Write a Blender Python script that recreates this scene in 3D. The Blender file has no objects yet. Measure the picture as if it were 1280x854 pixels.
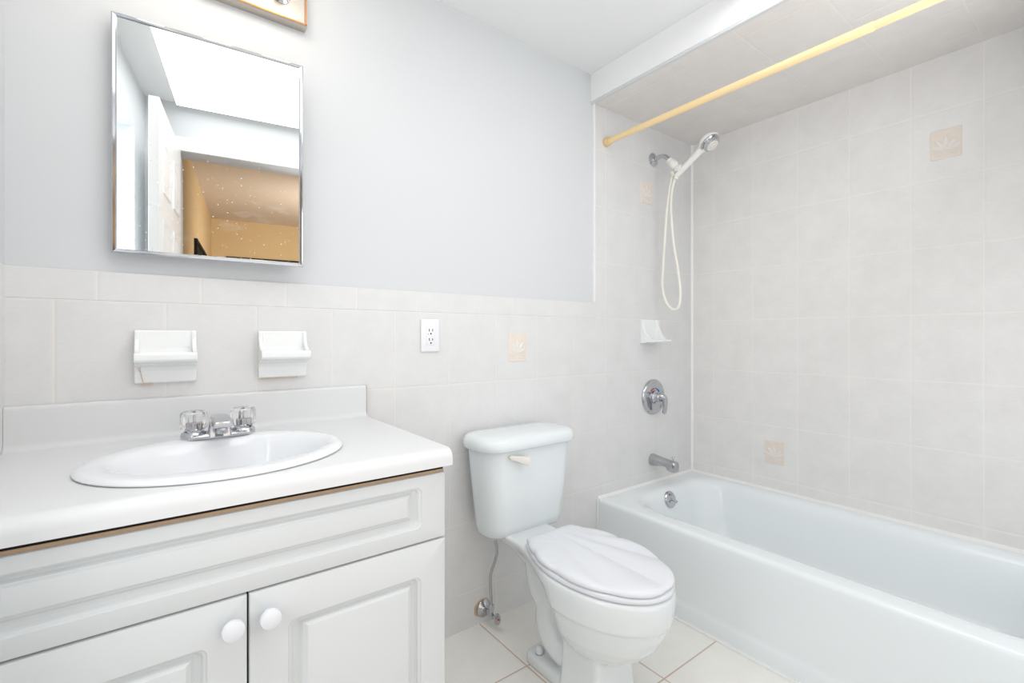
import bpy, bmesh, math, random
from mathutils import Vector, Matrix
random.seed(4)
PI = math.pi
scene = bpy.context.scene
COL = scene.collection

# ------------------------------------------------------------------ camera
W = 2.345                       # right wall
L = -0.264                      # left wall
HC = 2.247                      # ceiling height
YR = -1.49                      # rear wall (doorway wall)
cam_d = bpy.data.cameras.new('camera')
cam_d.sensor_width = 36.0
cam_d.lens = 588.576 / 1280 * 36.0
cam_d.shift_y = -5.1 / 1280
cam_d.clip_start = 0.01
cam = bpy.data.objects.new('camera', cam_d)
COL.objects.link(cam)
cam.location = (0, -1.47, 1.0645)
cam.rotation_euler = (PI / 2, 0, -0.646)
scene.camera = cam

# ------------------------------------------------------------------ view / light
scene.view_settings.view_transform = 'Standard'
scene.view_settings.look = 'None'
scene.view_settings.gamma = 1
scene.view_settings.use_curve_mapping = False
scene.view_settings.exposure = 0.14

world = bpy.data.worlds.new('world')
scene.world = world
world.use_nodes = True
world.node_tree.nodes['Background'].inputs[0].default_value = (0.9, 0.95, 1, 1)
world.node_tree.nodes['Background'].inputs[1].default_value = 0.3


def area(name, loc, target, sx, sy, power, color):
    d = bpy.data.lights.new(name, 'AREA')
    d.shape = 'RECTANGLE'
    d.size, d.size_y = sx, sy
    d.energy = power
    d.color = color
    o = bpy.data.objects.new(name, d)
    COL.objects.link(o)
    o.location = loc
    o.rotation_euler = (Vector(target) - Vector(loc)).to_track_quat('-Z', 'Y').to_euler()
    return o


P_FRONT, P_UP, P_DOWN, P_FLASH, P_HALL, P_RECESS = 5.6, 4.8, 4.6, 6.0, 12.5, 8.0
area('front_fill', (1.08, -1.476, 0.78), (1.08, 0, 0.78), 2.34, 1.24, P_FRONT, (0.98, 0.99, 1.0))  # added fill light along the rear wall, aimed at the back wall
area('doorway_fill', (0.27, -1.4765, 0.8), (0.2, 0, 0.85), 0.74, 1.22, 1.0, (0.985, 0.99, 1.0))
area('upward_fill', (1.25, -1.44, 1.72), (1.0, -0.55, 2.25), 1.3, 0.45, P_UP, (0.985, 0.992, 1.0))  # added fill light tilted up to brighten ceiling and tub side
area('ceiling_fill', (0.985, -1.035, 2.21), (0.985, -1.035, 0), 1.03, 0.83, P_DOWN, (0.985, 0.992, 1.0))  # added downward fill light under the ceiling, mainly for the floor
area('ceiling_fill_left', (0.165, -0.90, 2.215), (0.165, -0.90, 0), 0.59, 1.08, 4.2, (0.985, 0.992, 1.0))  # added fill light brightening the left side, also visible in the mirror
# added fill light inside the closed recess in the left wall
area('recess_fill', (L - 0.44, -0.985, 1.2), (L + 1, -0.985, 1.1), 0.45, 1.4, P_RECESS, (0.94, 0.98, 1.0))
# camera flash bounced off the ceiling just inside the doorway
fd = bpy.data.lights.new('bounce_flash', 'SPOT')
fd.energy = P_FLASH
fd.spot_size = math.radians(78)
fd.spot_blend = 0.5
fd.shadow_soft_size = 0.06
fd.color = (0.985, 0.992, 1.0)
fl = bpy.data.objects.new('bounce_flash', fd)
COL.objects.link(fl)
fl.location = (0.35, -1.535, 1.3)
fl.rotation_euler = (Vector((0.55, -1.0, 2.247)) - Vector(fl.location)).to_track_quat('-Z', 'Y').to_euler()
area('hall_fill', (0.9, -2.7, 1.5), (0.2, -3.9, 2.0), 0.5, 0.5, P_HALL, (1.0, 0.92, 0.80))  # added warm fill light for the hall, no fixture there
BULB_POWER = 6.5


# ------------------------------------------------------------------ helpers
def lin(r, g=None, b=None):
    if g is None:
        g = b = r
    f = lambda c: ((c / 255 + 0.055) / 1.055) ** 2.4 if c > 10 else c / 255 / 12.92
    return (f(r), f(g), f(b), 1)


def new_mat(name):
    m = bpy.data.materials.new(name)
    m.use_nodes = True
    return m, m.node_tree, m.node_tree.nodes['Principled BSDF']


def mat(name, col, rough=0.4, metal=0.0, var=0.02, scale=6.0, bump=0.0, bump_scale=200.0,
        spec=0.5, trans=0.0, ior=1.45, coat=0.0):
    m, nt, b = new_mat(name)
    n, l = nt.nodes, nt.links
    b.inputs['Roughness'].default_value = rough
    b.inputs['Metallic'].default_value = metal
    b.inputs['Specular IOR Level'].default_value = spec
    b.inputs['Transmission Weight'].default_value = trans
    b.inputs['IOR'].default_value = ior
    b.inputs['Coat Weight'].default_value = coat
    tc = n.new('ShaderNodeTexCoord')
    nz = n.new('ShaderNodeTexNoise')
    nz.inputs['Scale'].default_value = scale
    nz.inputs['Detail'].default_value = 4
    l.new(tc.outputs['Object'], nz.inputs['Vector'])
    mx = n.new('ShaderNodeMix')
    mx.data_type = 'RGBA'
    mx.inputs[6].default_value = tuple(c * (1 - var) for c in col[:3]) + (1,)
    mx.inputs[7].default_value = tuple(min(1, c * (1 + var)) for c in col[:3]) + (1,)
    l.new(nz.outputs['Fac'], mx.inputs[0])
    l.new(mx.outputs[2], b.inputs['Base Color'])
    if bump:
        n2 = n.new('ShaderNodeTexNoise')
        n2.inputs['Scale'].default_value = bump_scale
        l.new(tc.outputs['Object'], n2.inputs['Vector'])
        bp = n.new('ShaderNodeBump')
        bp.inputs['Strength'].default_value = bump
        bp.inputs['Distance'].default_value = 0.002
        l.new(n2.outputs['Fac'], bp.inputs['Height'])
        l.new(bp.outputs['Normal'], b.inputs['Normal'])
    return m


def tile_mat(name, ua, va, u0, pu, v0, pv, tile, grout, gw=0.003, rough=0.35, mottle=0.06, bump=0.45, hide=0.0):
    """ceramic tile grid in the plane of axes ua/va (0,1,2); lines at u0+k*pu and v0+k*pv"""
    m, nt, b = new_mat(name)
    n, l = nt.nodes, nt.links

    def math_(op, a, c=None, d=None):
        x = n.new('ShaderNodeMath')
        x.operation = op
        for i, v in enumerate((a, c, d)):
            if v is None:
                continue
            if isinstance(v, (int, float)):
                x.inputs[i].default_value = v
            else:
                l.new(v, x.inputs[i])
        return x.outputs[0]
    geo = n.new('ShaderNodeNewGeometry')
    sep = n.new('ShaderNodeSeparateXYZ')
    l.new(geo.outputs['Position'], sep.inputs[0])

    def dist(ax, o, p):
        f = math_('FRACT', math_('DIVIDE', math_('SUBTRACT', sep.outputs[ax], o - 50 * p), p))
        return math_('MULTIPLY', math_('MINIMUM', f, math_('SUBTRACT', 1.0, f)), p)
    d = dist(ua, u0, pu)
    if pv:
        d = math_('MINIMUM', d, dist(va, v0, pv))
    mr = n.new('ShaderNodeMapRange')
    mr.interpolation_type = 'SMOOTHSTEP'
    mr.inputs['From Min'].default_value = gw * 0.35
    mr.inputs['From Max'].default_value = gw * 0.75
    l.new(d, mr.inputs['Value'])
    # glaze mottling: broad clouds + fine cross streaks
    nz = n.new('ShaderNodeTexNoise')
    nz.inputs['Scale'].default_value = 9
    nz.inputs['Detail'].default_value = 6
    nz.inputs['Roughness'].default_value = 0.65
    l.new(geo.outputs['Position'], nz.inputs['Vector'])
    mp = n.new('ShaderNodeMapping')
    sc = [60, 60, 60]
    sc[va] = 240
    mp.inputs['Scale'].default_value = sc
    l.new(geo.outputs['Position'], mp.inputs['Vector'])
    n2 = n.new('ShaderNodeTexNoise')
    n2.inputs['Scale'].default_value = 1
    n2.inputs['Detail'].default_value = 3
    l.new(mp.outputs[0], n2.inputs['Vector'])
    fac = math_('ADD', math_('MULTIPLY', nz.outputs['Fac'], 0.7), math_('MULTIPLY', n2.outputs['Fac'], 0.3))
    rmp = n.new('ShaderNodeMapRange')
    rmp.inputs['From Min'].default_value = 0.3
    rmp.inputs['From Max'].default_value = 0.7
    l.new(fac, rmp.inputs['Value'])
    cm = n.new('ShaderNodeMix')
    cm.data_type = 'RGBA'
    cm.inputs[6].default_value = (tile[0] * (1 - mottle), tile[1] * (1 - mottle * 1.05), tile[2] * (1 - mottle * 1.1), 1)
    cm.inputs[7].default_value = tuple(min(1, c * (1 + mottle * 0.6)) for c in tile[:3]) + (1,)
    l.new(rmp.outputs[0], cm.inputs[0])
    # worn grout: some lines fade
    n3 = n.new('ShaderNodeTexNoise')
    n3.inputs['Scale'].default_value = 3.5
    l.new(geo.outputs['Position'], n3.inputs['Vector'])
    gm = n.new('ShaderNodeMix')
    gm.data_type = 'RGBA'
    gm.inputs[6].default_value = grout
    gm.inputs[7].default_value = tuple(grout[i] * (1 - hide) + tile[i] * hide for i in range(3)) + (1,)
    l.new(n3.outputs['Fac'], gm.inputs[0])
    fm = n.new('ShaderNodeMix')
    fm.data_type = 'RGBA'
    l.new(mr.outputs[0], fm.inputs[0])
    l.new(gm.outputs[2], fm.inputs[6])
    l.new(cm.outputs[2], fm.inputs[7])
    l.new(fm.outputs[2], b.inputs['Base Color'])
    rr = n.new('ShaderNodeMapRange')
    rr.inputs['To Min'].default_value = 0.8
    rr.inputs['To Max'].default_value = rough
    l.new(mr.outputs[0], rr.inputs['Value'])
    l.new(rr.outputs[0], b.inputs['Roughness'])
    # pillowed tile edges + faint surface unevenness
    m2 = n.new('ShaderNodeMapRange')
    m2.interpolation_type = 'SMOOTHSTEP'
    m2.inputs['From Min'].default_value = 0
    m2.inputs['From Max'].default_value = gw * 2.2
    l.new(d, m2.inputs['Value'])
    hh = math_('ADD', m2.outputs[0], math_('MULTIPLY', n2.outputs['Fac'], 0.12))
    bp = n.new('ShaderNodeBump')
    bp.inputs['Strength'].default_value = bump
    bp.inputs['Distance'].default_value = 0.0015
    l.new(hh, bp.inputs['Height'])
    l.new(bp.outputs['Normal'], b.inputs['Normal'])
    return m


def obj(name, bm, m, parent=None, smooth=True, angle=40):
    bmesh.ops.recalc_face_normals(bm, faces=bm.faces)
    me = bpy.data.meshes.new(name)
    bm.to_mesh(me)
    bm.free()
    for p in me.polygons:
        p.use_smooth = smooth
    if smooth:
        me.set_sharp_from_angle(angle=math.radians(angle))
    me.materials.append(m)
    o = bpy.data.objects.new(name, me)
    COL.objects.link(o)
    if parent is not None:
        o.parent = parent
        p, mi = parent, Matrix.Identity(4)
        o.matrix_parent_inverse = root_mat(parent).inverted()
    return o


def root_mat(p):
    mt = Matrix.Translation(p.location)
    if p.parent is not None:
        mt = root_mat(p.parent) @ p.matrix_parent_inverse @ mt
    return mt


def tag(o, label, cat, group=None):
    o['label'] = label
    o['category'] = cat
    if group:
        o['group'] = group
    return o


def thing(name, label, cat, loc, group=None):
    o = bpy.data.objects.new(name, None)
    o.empty_display_size = 0.05
    COL.objects.link(o)
    o.location = loc
    return tag(o, label, cat, group)


def struct(name, bm, m, parent=None, smooth=False):
    o = obj(name, bm, m, parent, smooth)
    if parent is None:
        o['kind'] = 'structure'
    return o


def box(bm, x0, x1, y0, y1, z0, z1, bev=0.0, seg=2):
    b2 = bmesh.new()
    vs = [b2.verts.new((x, y, z)) for x in (x0, x1) for y in (y0, y1) for z in (z0, z1)]
    for f in ((0, 1, 3, 2), (4, 6, 7, 5), (0, 4, 5, 1), (2, 3, 7, 6), (0, 2, 6, 4), (1, 5, 7, 3)):
        b2.faces.new([vs[i] for i in f])
    if bev:
        bmesh.ops.bevel(b2, geom=b2.edges[:], offset=bev, segments=seg, profile=0.5, affect='EDGES')
    merge(bm, b2)
    return bm


def merge(bm, b2, mtx=None):
    if mtx is not None:
        bmesh.ops.transform(b2, matrix=mtx, verts=b2.verts[:])
    tmp = bpy.data.meshes.new('tmp')
    b2.to_mesh(tmp)
    b2.free()
    bm.from_mesh(tmp)
    bpy.data.meshes.remove(tmp)


def loft(bm, rings, cap0=True, cap1=True, closed=False):
    """rings: lists of equal length of 3-D points (each ring is a closed loop)"""
    rv = [[bm.verts.new(p) for p in r] for r in rings]
    n = len(rv[0])
    pairs = list(zip(rv, rv[1:]))
    if closed:
        pairs.append((rv[-1], rv[0]))
    for a, b in pairs:
        for i in range(n):
            j = (i + 1) % n
            bm.faces.new((a[i], a[j], b[j], b[i]))
    if not closed:
        if cap0:
            bm.faces.new(rv[0][::-1])
        if cap1:
            bm.faces.new(rv[-1])
    return rv


def axis_mat(origin, direction):
    q = Vector(direction).normalized().to_track_quat('Z', 'Y')
    return Matrix.Translation(origin) @ q.to_matrix().to_4x4()


def lathe(bm, prof, origin, direction=(0, 0, 1), n=40, cap0=True, cap1=True):
    """prof: list of (radius, height along axis)"""
    b2 = bmesh.new()
    rings = [[(r * math.cos(2 * PI * i / n), r * math.sin(2 * PI * i / n), h) for i in range(n)] for r, h in prof]
    loft(b2, rings, cap0, cap1)
    merge(bm, b2, axis_mat(origin, direction))


def catmull(pts, sub=8):
    P = [Vector(p) for p in pts]
    out = []
    for i in range(len(P) - 1):
        p0 = P[max(i - 1, 0)]; p1 = P[i]; p2 = P[i + 1]; p3 = P[min(i + 2, len(P) - 1)]
        for k in range(sub):
            t = k / sub
            out.append(0.5 * ((2 * p1) + (p2 - p0) * t + (2 * p0 - 5 * p1 + 4 * p2 - p3) * t * t + (3 * p1 - p0 - 3 * p2 + p3) * t ** 3))
    out.append(P[-1])
    return out


def tube(bm, pts, rad, n=14, sub=8, sx=1.0):
    """rad: number or list of radii at the control points"""
    path = catmull(pts, sub) if sub > 1 else [Vector(p) for p in pts]
    m = len(path)
    if not isinstance(rad, (list, tuple)):
        rad = [rad] * len(pts)
    rings = []
    t0 = (path[1] - path[0]).normalized()
    up = Vector((0, 0, 1)) if abs(t0.z) < 0.9 else Vector((1, 0, 0))
    nrm = (up - t0 * up.dot(t0)).normalized()
    for i, p in enumerate(path):
        t = (path[min(i + 1, m - 1)] - path[max(i - 1, 0)]).normalized()
        nrm = (nrm - t * nrm.dot(t)).normalized()
        bn = t.cross(nrm)
        f = i / (m - 1) * (len(rad) - 1)
        k = min(int(f), len(rad) - 2)
        r = rad[k] * (1 - (f - k)) + rad[k + 1] * (f - k)
        rings.append([p + (nrm * math.cos(2 * PI * j / n) + bn * sx * math.sin(2 * PI * j / n)) * r for j in range(n)])
    loft(bm, rings)


def rrect(cx, cy, hx, hy, r, z, n=8):
    """rounded rectangle ring (counter-clockwise) at height z"""
    r = min(r, hx * 0.999, hy * 0.999)
    out = []
    for sx, sy, a0 in ((1, 1, 0), (-1, 1, 90), (-1, -1, 180), (1, -1, 270)):
        for k in range(n + 1):
            a = math.radians(a0 + 90 * k / n)
            out.append((cx + sx * (hx - r) + r * math.cos(a), cy + sy * (hy - r) + r * math.sin(a), z))
    return out


def ell(cx, cy, a, b, z, n=72):
    return [(cx + a * math.cos(2 * PI * i / n), cy + b * math.sin(2 * PI * i / n), z) for i in range(n)]


def prism_x(bm, prof, x0, x1):
    """profile of (y, z) points extruded along x"""
    loft(bm, [[(x0, y, z) for y, z in prof], [(x1, y, z) for y, z in prof]])


# ------------------------------------------------------------------ materials
M_PAINT = mat('white_wall_paint', lin(219, 221, 223), 0.55, var=0.006, scale=2, bump=0.05, bump_scale=120, spec=0.3)
M_CEIL = mat('ceiling_paint', lin(238, 239, 239), 0.7, var=0.006, scale=2, spec=0.2)
M_TRIM = mat('white_gloss_paint', lin(246, 246, 245), 0.3, var=0.005)
M_CAULK = mat('white_caulk', lin(245, 245, 243), 0.4, var=0.02, scale=30)
TILE = lin(229, 229, 229)
GROUT = lin(241, 234, 227)
PW = 0.2032
M_TB = tile_mat('beige_white_wall_tile', 0, 2, -0.186, PW, 1.1515, 0.254, TILE, GROUT, hide=0.5)
M_TCAP = tile_mat('cap_row_tile', 0, 2, -0.113, 0.2042, 1.1515, 0, TILE, GROUT, hide=0.4)
M_TR = tile_mat('shower_side_tile', 1, 2, -0.128, PW, 1.1515, 0.254, lin(239, 237, 235), lin(247, 243, 238), gw=0.0036, hide=0.5)
M_TS = tile_mat('soffit_tile', 0, 1, 1.643, PW, -0.128, 0.254, lin(232, 228, 225), lin(238, 233, 228), hide=0.6)
M_FLOOR = tile_mat('floor_tile', 0, 1, 0.957, 0.305, -0.281, 0.3025, lin(246, 244, 239), lin(200, 170, 154),
                   gw=0.0045, rough=0.3, mottle=0.05, bump=0.5, hide=0.35)
M_PORC = mat('white_porcelain', lin(246, 248, 248), 0.12, var=0.006, coat=0.3)
M_TANK = mat('toilet_china', lin(234, 240, 242), 0.12, var=0.006, coat=0.3)
M_SEAT = mat('white_seat_plastic', lin(231, 233, 238), 0.25, var=0.004)
M_TUB = mat('tub_enamel', lin(242, 247, 249), 0.16, var=0.008, scale=3, coat=0.3)
M_LAM = mat('white_laminate', lin(225, 226, 227), 0.3, var=0.008, scale=4)
M_SINK = mat('sink_porcelain', lin(240, 242, 245), 0.1, var=0.004, coat=0.4)
M_CAB = mat('white_thermofoil', lin(216, 219, 220), 0.35, var=0.006, scale=3)
M_BOARD = mat('raw_particle_board', lin(188, 160, 132), 0.8, var=0.12, scale=60)
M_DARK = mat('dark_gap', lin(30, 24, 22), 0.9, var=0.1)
M_CHROME = mat('chrome', (0.56, 0.57, 0.60, 1), 0.09, 1.0, var=0.02, scale=20)
M_CHROME2 = mat('worn_chrome', (0.50, 0.50, 0.52, 1), 0.16, 1.0, var=0.12, scale=120)
M_BRUSH = mat('brushed_nickel_plate', (0.58, 0.53, 0.48, 1), 0.38, 1.0, var=0.05, scale=40)
M_ACRYL = mat('clear_acrylic', (1, 1, 1, 1), 0.03, trans=1.0, ior=1.47, var=0.0)
M_WPLAST = mat('white_shower_plastic', lin(246, 245, 241), 0.3, var=0.008)
M_HOSE = mat('ivory_vinyl_hose', lin(243, 240, 230), 0.35, var=0.01)
M_IVORY = mat('ivory_handle', lin(236, 234, 226), 0.35, var=0.01)
M_ROD = mat('cream_enamelled_rod', lin(246, 218, 168), 0.3, var=0.02, scale=10)
M_PLATE = mat('white_outlet_plastic', lin(244, 244, 248), 0.3, var=0.004)
M_BLACK = mat('slot_black', lin(25, 25, 25), 0.7, var=0.0)
M_RED = mat('red_dot', lin(200, 60, 70), 0.4)
M_BLUE = mat('blue_dot', lin(40, 120, 210), 0.4)
M_DECO = mat('peach_relief_glaze', lin(238, 227, 216), 0.35, var=0.05, scale=40)
M_DECOW = mat('pale_relief_glaze', lin(238, 232, 225), 0.3, var=0.03, scale=60)  # paler glaze of the raised leaves
M_HALL = mat('tan_hall_paint', lin(224, 198, 156), 0.7, var=0.02, scale=2)
M_HALLC = mat('hall_ceiling_paint', lin(218, 204, 192), 0.7, var=0.02, scale=2)
M_HFLOOR = mat('hall_floor', lin(150, 120, 90), 0.5, var=0.1, scale=5)
M_RUST = mat('rust_stain', lin(216, 190, 160), 0.8, var=0.2, scale=80)

# mirror with toothpaste specks and a smear
M_MIRROR, nt_, b_ = new_mat('speckled_mirror')
b_.inputs['Metallic'].default_value = 1
b_.inputs['Roughness'].default_value = 0.0
b_.inputs['Base Color'].default_value = (0.95, 0.965, 0.96, 1)
n_, l_ = nt_.nodes, nt_.links
tc_ = n_.new('ShaderNodeTexCoord')
vo = n_.new('ShaderNodeTexVoronoi')
vo.inputs['Scale'].default_value = 95
vo.voronoi_dimensions = '2D'
sw_ = n_.new('ShaderNodeSeparateXYZ')
cw_ = n_.new('ShaderNodeCombineXYZ')
l_.new(tc_.outputs['Object'], sw_.inputs[0])
l_.new(sw_.outputs[0], cw_.inputs[0])
l_.new(sw_.outputs[2], cw_.inputs[1])
l_.new(cw_.outputs[0], vo.inputs['Vector'])
sepc = n_.new('ShaderNodeSeparateColor')
l_.new(vo.outputs['Color'], sepc.inputs[0])


def mm(op, a, c, nodes=n_, links=l_):
    x = nodes.new('ShaderNodeMath')
    x.operation = op
    for i, v in enumerate((a, c)):
        if isinstance(v, (int, float)):
            x.inputs[i].default_value = v
        else:
            links.new(v, x.inputs[i])
    return x.outputs[0]


rad_ = mm('MULTIPLY', mm('MAXIMUM', mm('SUBTRACT', sepc.outputs[0], 0.80), 0.0), 0.8)
spot = mm('LESS_THAN', vo.outputs['Distance'], rad_)
mp_ = n_.new('ShaderNodeMapping')
mp_.inputs['Scale'].default_value = (9, 9, 30)
mp_.inputs['Rotation'].default_value = (0, 0.5, 0)
l_.new(tc_.outputs['Object'], mp_.inputs['Vector'])
nz_ = n_.new('ShaderNodeTexNoise')
nz_.inputs['Scale'].default_value = 1.3
nz_.inputs['Detail'].default_value = 5
l_.new(mp_.outputs[0], nz_.inputs['Vector'])
sm_ = n_.new('ShaderNodeMapRange')
sm_.inputs['From Min'].default_value = 0.6
sm_.inputs['From Max'].default_value = 0.85
sm_.inputs['To Max'].default_value = 0.3
l_.new(nz_.outputs['Fac'], sm_.inputs['Value'])
tot = mm('MAXIMUM', mm('MULTIPLY', spot, 0.75), sm_.outputs[0])
# specks gather on the lower part, where the basin splashes
sz_ = n_.new('ShaderNodeSeparateXYZ')
l_.new(tc_.outputs['Object'], sz_.inputs[0])
gz_ = n_.new('ShaderNodeMapRange')
gz_.inputs['From Min'].default_value = 1.60
gz_.inputs['From Max'].default_value = 1.48
l_.new(sz_.outputs[2], gz_.inputs['Value'])
tot = mm('MULTIPLY', tot, gz_.outputs[0])
dif = n_.new('ShaderNodeBsdfDiffuse')
dif.inputs[0].default_value = (0.85, 0.83, 0.8, 1)
mxs = n_.new('ShaderNodeMixShader')
l_.new(tot, mxs.inputs[0])
l_.new(b_.outputs[0], mxs.inputs[1])
l_.new(dif.outputs[0], mxs.inputs[2])
l_.new(mxs.outputs[0], n_['Material Output'].inputs[0])

# glowing bulb
M_BULB, nt_, b_ = new_mat('lit_frosted_bulb')
b_.inputs['Emission Color'].default_value = (1.0, 0.88, 0.72, 1)
b_.inputs['Emission Strength'].default_value = BULB_POWER
b_.inputs['Base Color'].default_value = (0.9, 0.88, 0.84, 1)
nzb = nt_.nodes.new('ShaderNodeTexNoise')
nzb.inputs['Scale'].default_value = 20
mrb = nt_.nodes.new('ShaderNodeMapRange')
mrb.inputs['To Min'].default_value = BULB_POWER * 0.97
mrb.inputs['To Max'].default_value = BULB_POWER * 1.03
nt_.links.new(nzb.outputs['Fac'], mrb.inputs['Value'])
nt_.links.new(mrb.outputs[0], b_.inputs['Emission Strength'])

# ------------------------------------------------------------------ the setting
XT = 1.573                       # left edge of the tub alcove
ZS = 2.117                       # underside of the soffit
ZW = 1.2205                      # top of the wainscot
YH = -4.15                       # far wall of the hall
T = 0.008                        # tile thickness

bm = bmesh.new(); box(bm, L - 0.5, W + 0.15, YH - 0.1, 0.2, -0.1, 0.0)
struct('floor', bm, M_FLOOR)
bm = bmesh.new(); box(bm, L - 0.5, W + 0.15, YR - 0.02, 0.2, HC, HC + 0.1)
struct('ceiling', bm, M_CEIL)
bm = bmesh.new(); box(bm, L - 0.15, W + 0.15, T, 0.15, 0, HC)
wall_back = struct('wall_back', bm, M_PAINT)
bm = bmesh.new(); box(bm, L, XT, 0.0, T, 0, 1.1515)
obj('tile_wainscot', bm, M_TB, wall_back, False)
bm = bmesh.new(); box(bm, L, XT, -0.0005, T, 1.1515, ZW, 0.0015)
obj('tile_cap_row', bm, M_TCAP, wall_back, False)
bm = bmesh.new(); box(bm, XT, W, 0.0, T, 0, ZS)
obj('shower_tile', bm, M_TB, wall_back, False)
bm = bmesh.new(); box(bm, W + T, W + 0.15, YR, 0.15, 0, HC)
wall_right = struct('wall_right', bm, M_PAINT)
bm = bmesh.new(); box(bm, W, W + T, YR, 0.0, 0, ZS)
obj('shower_tile', bm, M_TR, wall_right, False)
# dropped soffit over the tub
bm = bmesh.new(); box(bm, 1.558, W, YR, T, ZS + T, HC)
sof = struct('wall_soffit', bm, mat('soffit_paint', lin(247, 247, 247), 0.6, var=0.005, scale=2, spec=0.2))
bm = bmesh.new(); box(bm, XT + 0.001, W, YR, 0.0, ZS, ZS + T)
obj('soffit_tile', bm, M_TS, sof, False)
bm = bmesh.new(); box(bm, 1.558, XT + 0.001, YR, T, ZS - 0.002, ZS + T, 0.002)
obj('corner_bead', bm, M_PAINT, sof, False)
# white edging between paint and shower tile, caulk in corners
bm = bmesh.new(); box(bm, XT - 0.006, XT + 0.001, -0.006, T, ZW, ZS, 0.0015)
struct('trim_1', bm, M_TRIM)
bm = bmesh.new()
loft(bm, [[(W - 0.009, 0, z), (W, -0.009, z), (W, 0, z)] for z in (0.336, ZS)])
struct('trim_2', bm, M_CAULK)
# left wall with a deep recess (opening) near the door
bm = bmesh.new()
NY0, NY1, NZ = -1.265, -0.70, 2.013
box(bm, L - 0.12, L, NY1, 0.15, 0, HC)
box(bm, L - 0.12, L, YR - 0.12, NY0, 0, HC)
box(bm, L - 0.12, L, NY0, NY1, NZ, HC)
box(bm, L - 0.47, L - 0.12, NY1, NY1 + 0.05, 0, HC)
box(bm, L - 0.47, L - 0.12, NY0 - 0.05, NY0, 0, HC)
box(bm, L - 0.47, L - 0.12, NY0, NY1, NZ, HC)
box(bm, L - 0.52, L - 0.47, NY0 - 0.05, NY1 + 0.05, 0, HC)
wall_left = struct('wall_left', bm, M_PAINT)
bm = bmesh.new(); box(bm, L, L + 0.002, -0.62, 0.0, 0, ZW)
obj('tile_wainscot', bm, tile_mat('left_wall_tile', 1, 2, -0.05, PW, 1.1515, 0.254, TILE, GROUT, hide=0.4), wall_left, False)
# rear wall with the doorway the picture is taken from
DX0, DX1, DZ = -0.124, 0.68, 2.006
bm = bmesh.new()
box(bm, L - 0.12, DX0, YR - 0.12, YR, 0, HC)
box(bm, DX1, W + 0.15, YR - 0.12, YR, 0, HC)
box(bm, DX0, DX1, YR - 0.12, YR, DZ, HC)
struct('wall_rear', bm, M_PAINT)
bm = bmesh.new()
box(bm, DX0 - 0.06, DX1 + 0.06, YR, YR + 0.012, DZ, DZ + 0.07, 0.003)
box(bm, DX1, DX1 + 0.06, YR, YR + 0.012, 0, DZ, 0.003)
box(bm, DX0 - 0.06, DX0, YR, YR + 0.012, 0, DZ, 0.003)
struct('trim_3', bm, M_TRIM)
# hall behind the doorway
bm = bmesh.new(); box(bm, -0.27, -0.17, YH, YR - 0.12, 0, HC + 0.1)
struct('wall_hall_left', bm, M_HALL)
bm = bmesh.new(); box(bm, -0.27, W + 0.1, YH - 0.1, YH, 0, HC + 0.1)
struct('wall_hall_far', bm, M_HALL)
bm = bmesh.new(); box(bm, 1.9, 2.0, YH, YR - 0.12, 0, HC + 0.1)
struct('wall_hall_right', bm, M_HALL)
bm = bmesh.new(); box(bm, -0.27, W + 0.1, YH - 0.1, YR - 0.12, HC + 0.003, HC + 0.1)
struct('ceiling_hall', bm, M_HALLC)

# open six-panel door standing beside the left wall
bm = bmesh.new()
DY0, DY1, DXF = YR + 0.005, -0.875, -0.118
box(bm, DXF - 0.035, DXF, DY0, DY1, 0.01, 2.005, 0.002)
door = struct('door_1', bm, M_TRIM)
bm = bmesh.new()
hw = (DY1 - DY0) / 2
for k in range(2):
    a = DY0 + 0.085 + k * (hw - 0.04)
    b = a + hw - 0.13
    for z0, z1 in ((0.2, 0.85), (1.0, 1.55), (1.65, 1.87)):
        fr = lambda e, c: [(DXF + c, a + e, z0 + e), (DXF + c, b - e, z0 + e), (DXF + c, b - e, z1 - e), (DXF + c, a + e, z1 - e)]
        loft(bm, [fr(0.0, -0.001), fr(0.003, 0.005), fr(0.012, 0.006), fr(0.02, 0.001), fr(0.03, 0.001), fr(0.05, 0.006)])
obj('door_panel_moulding', bm, M_TRIM, door)

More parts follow.
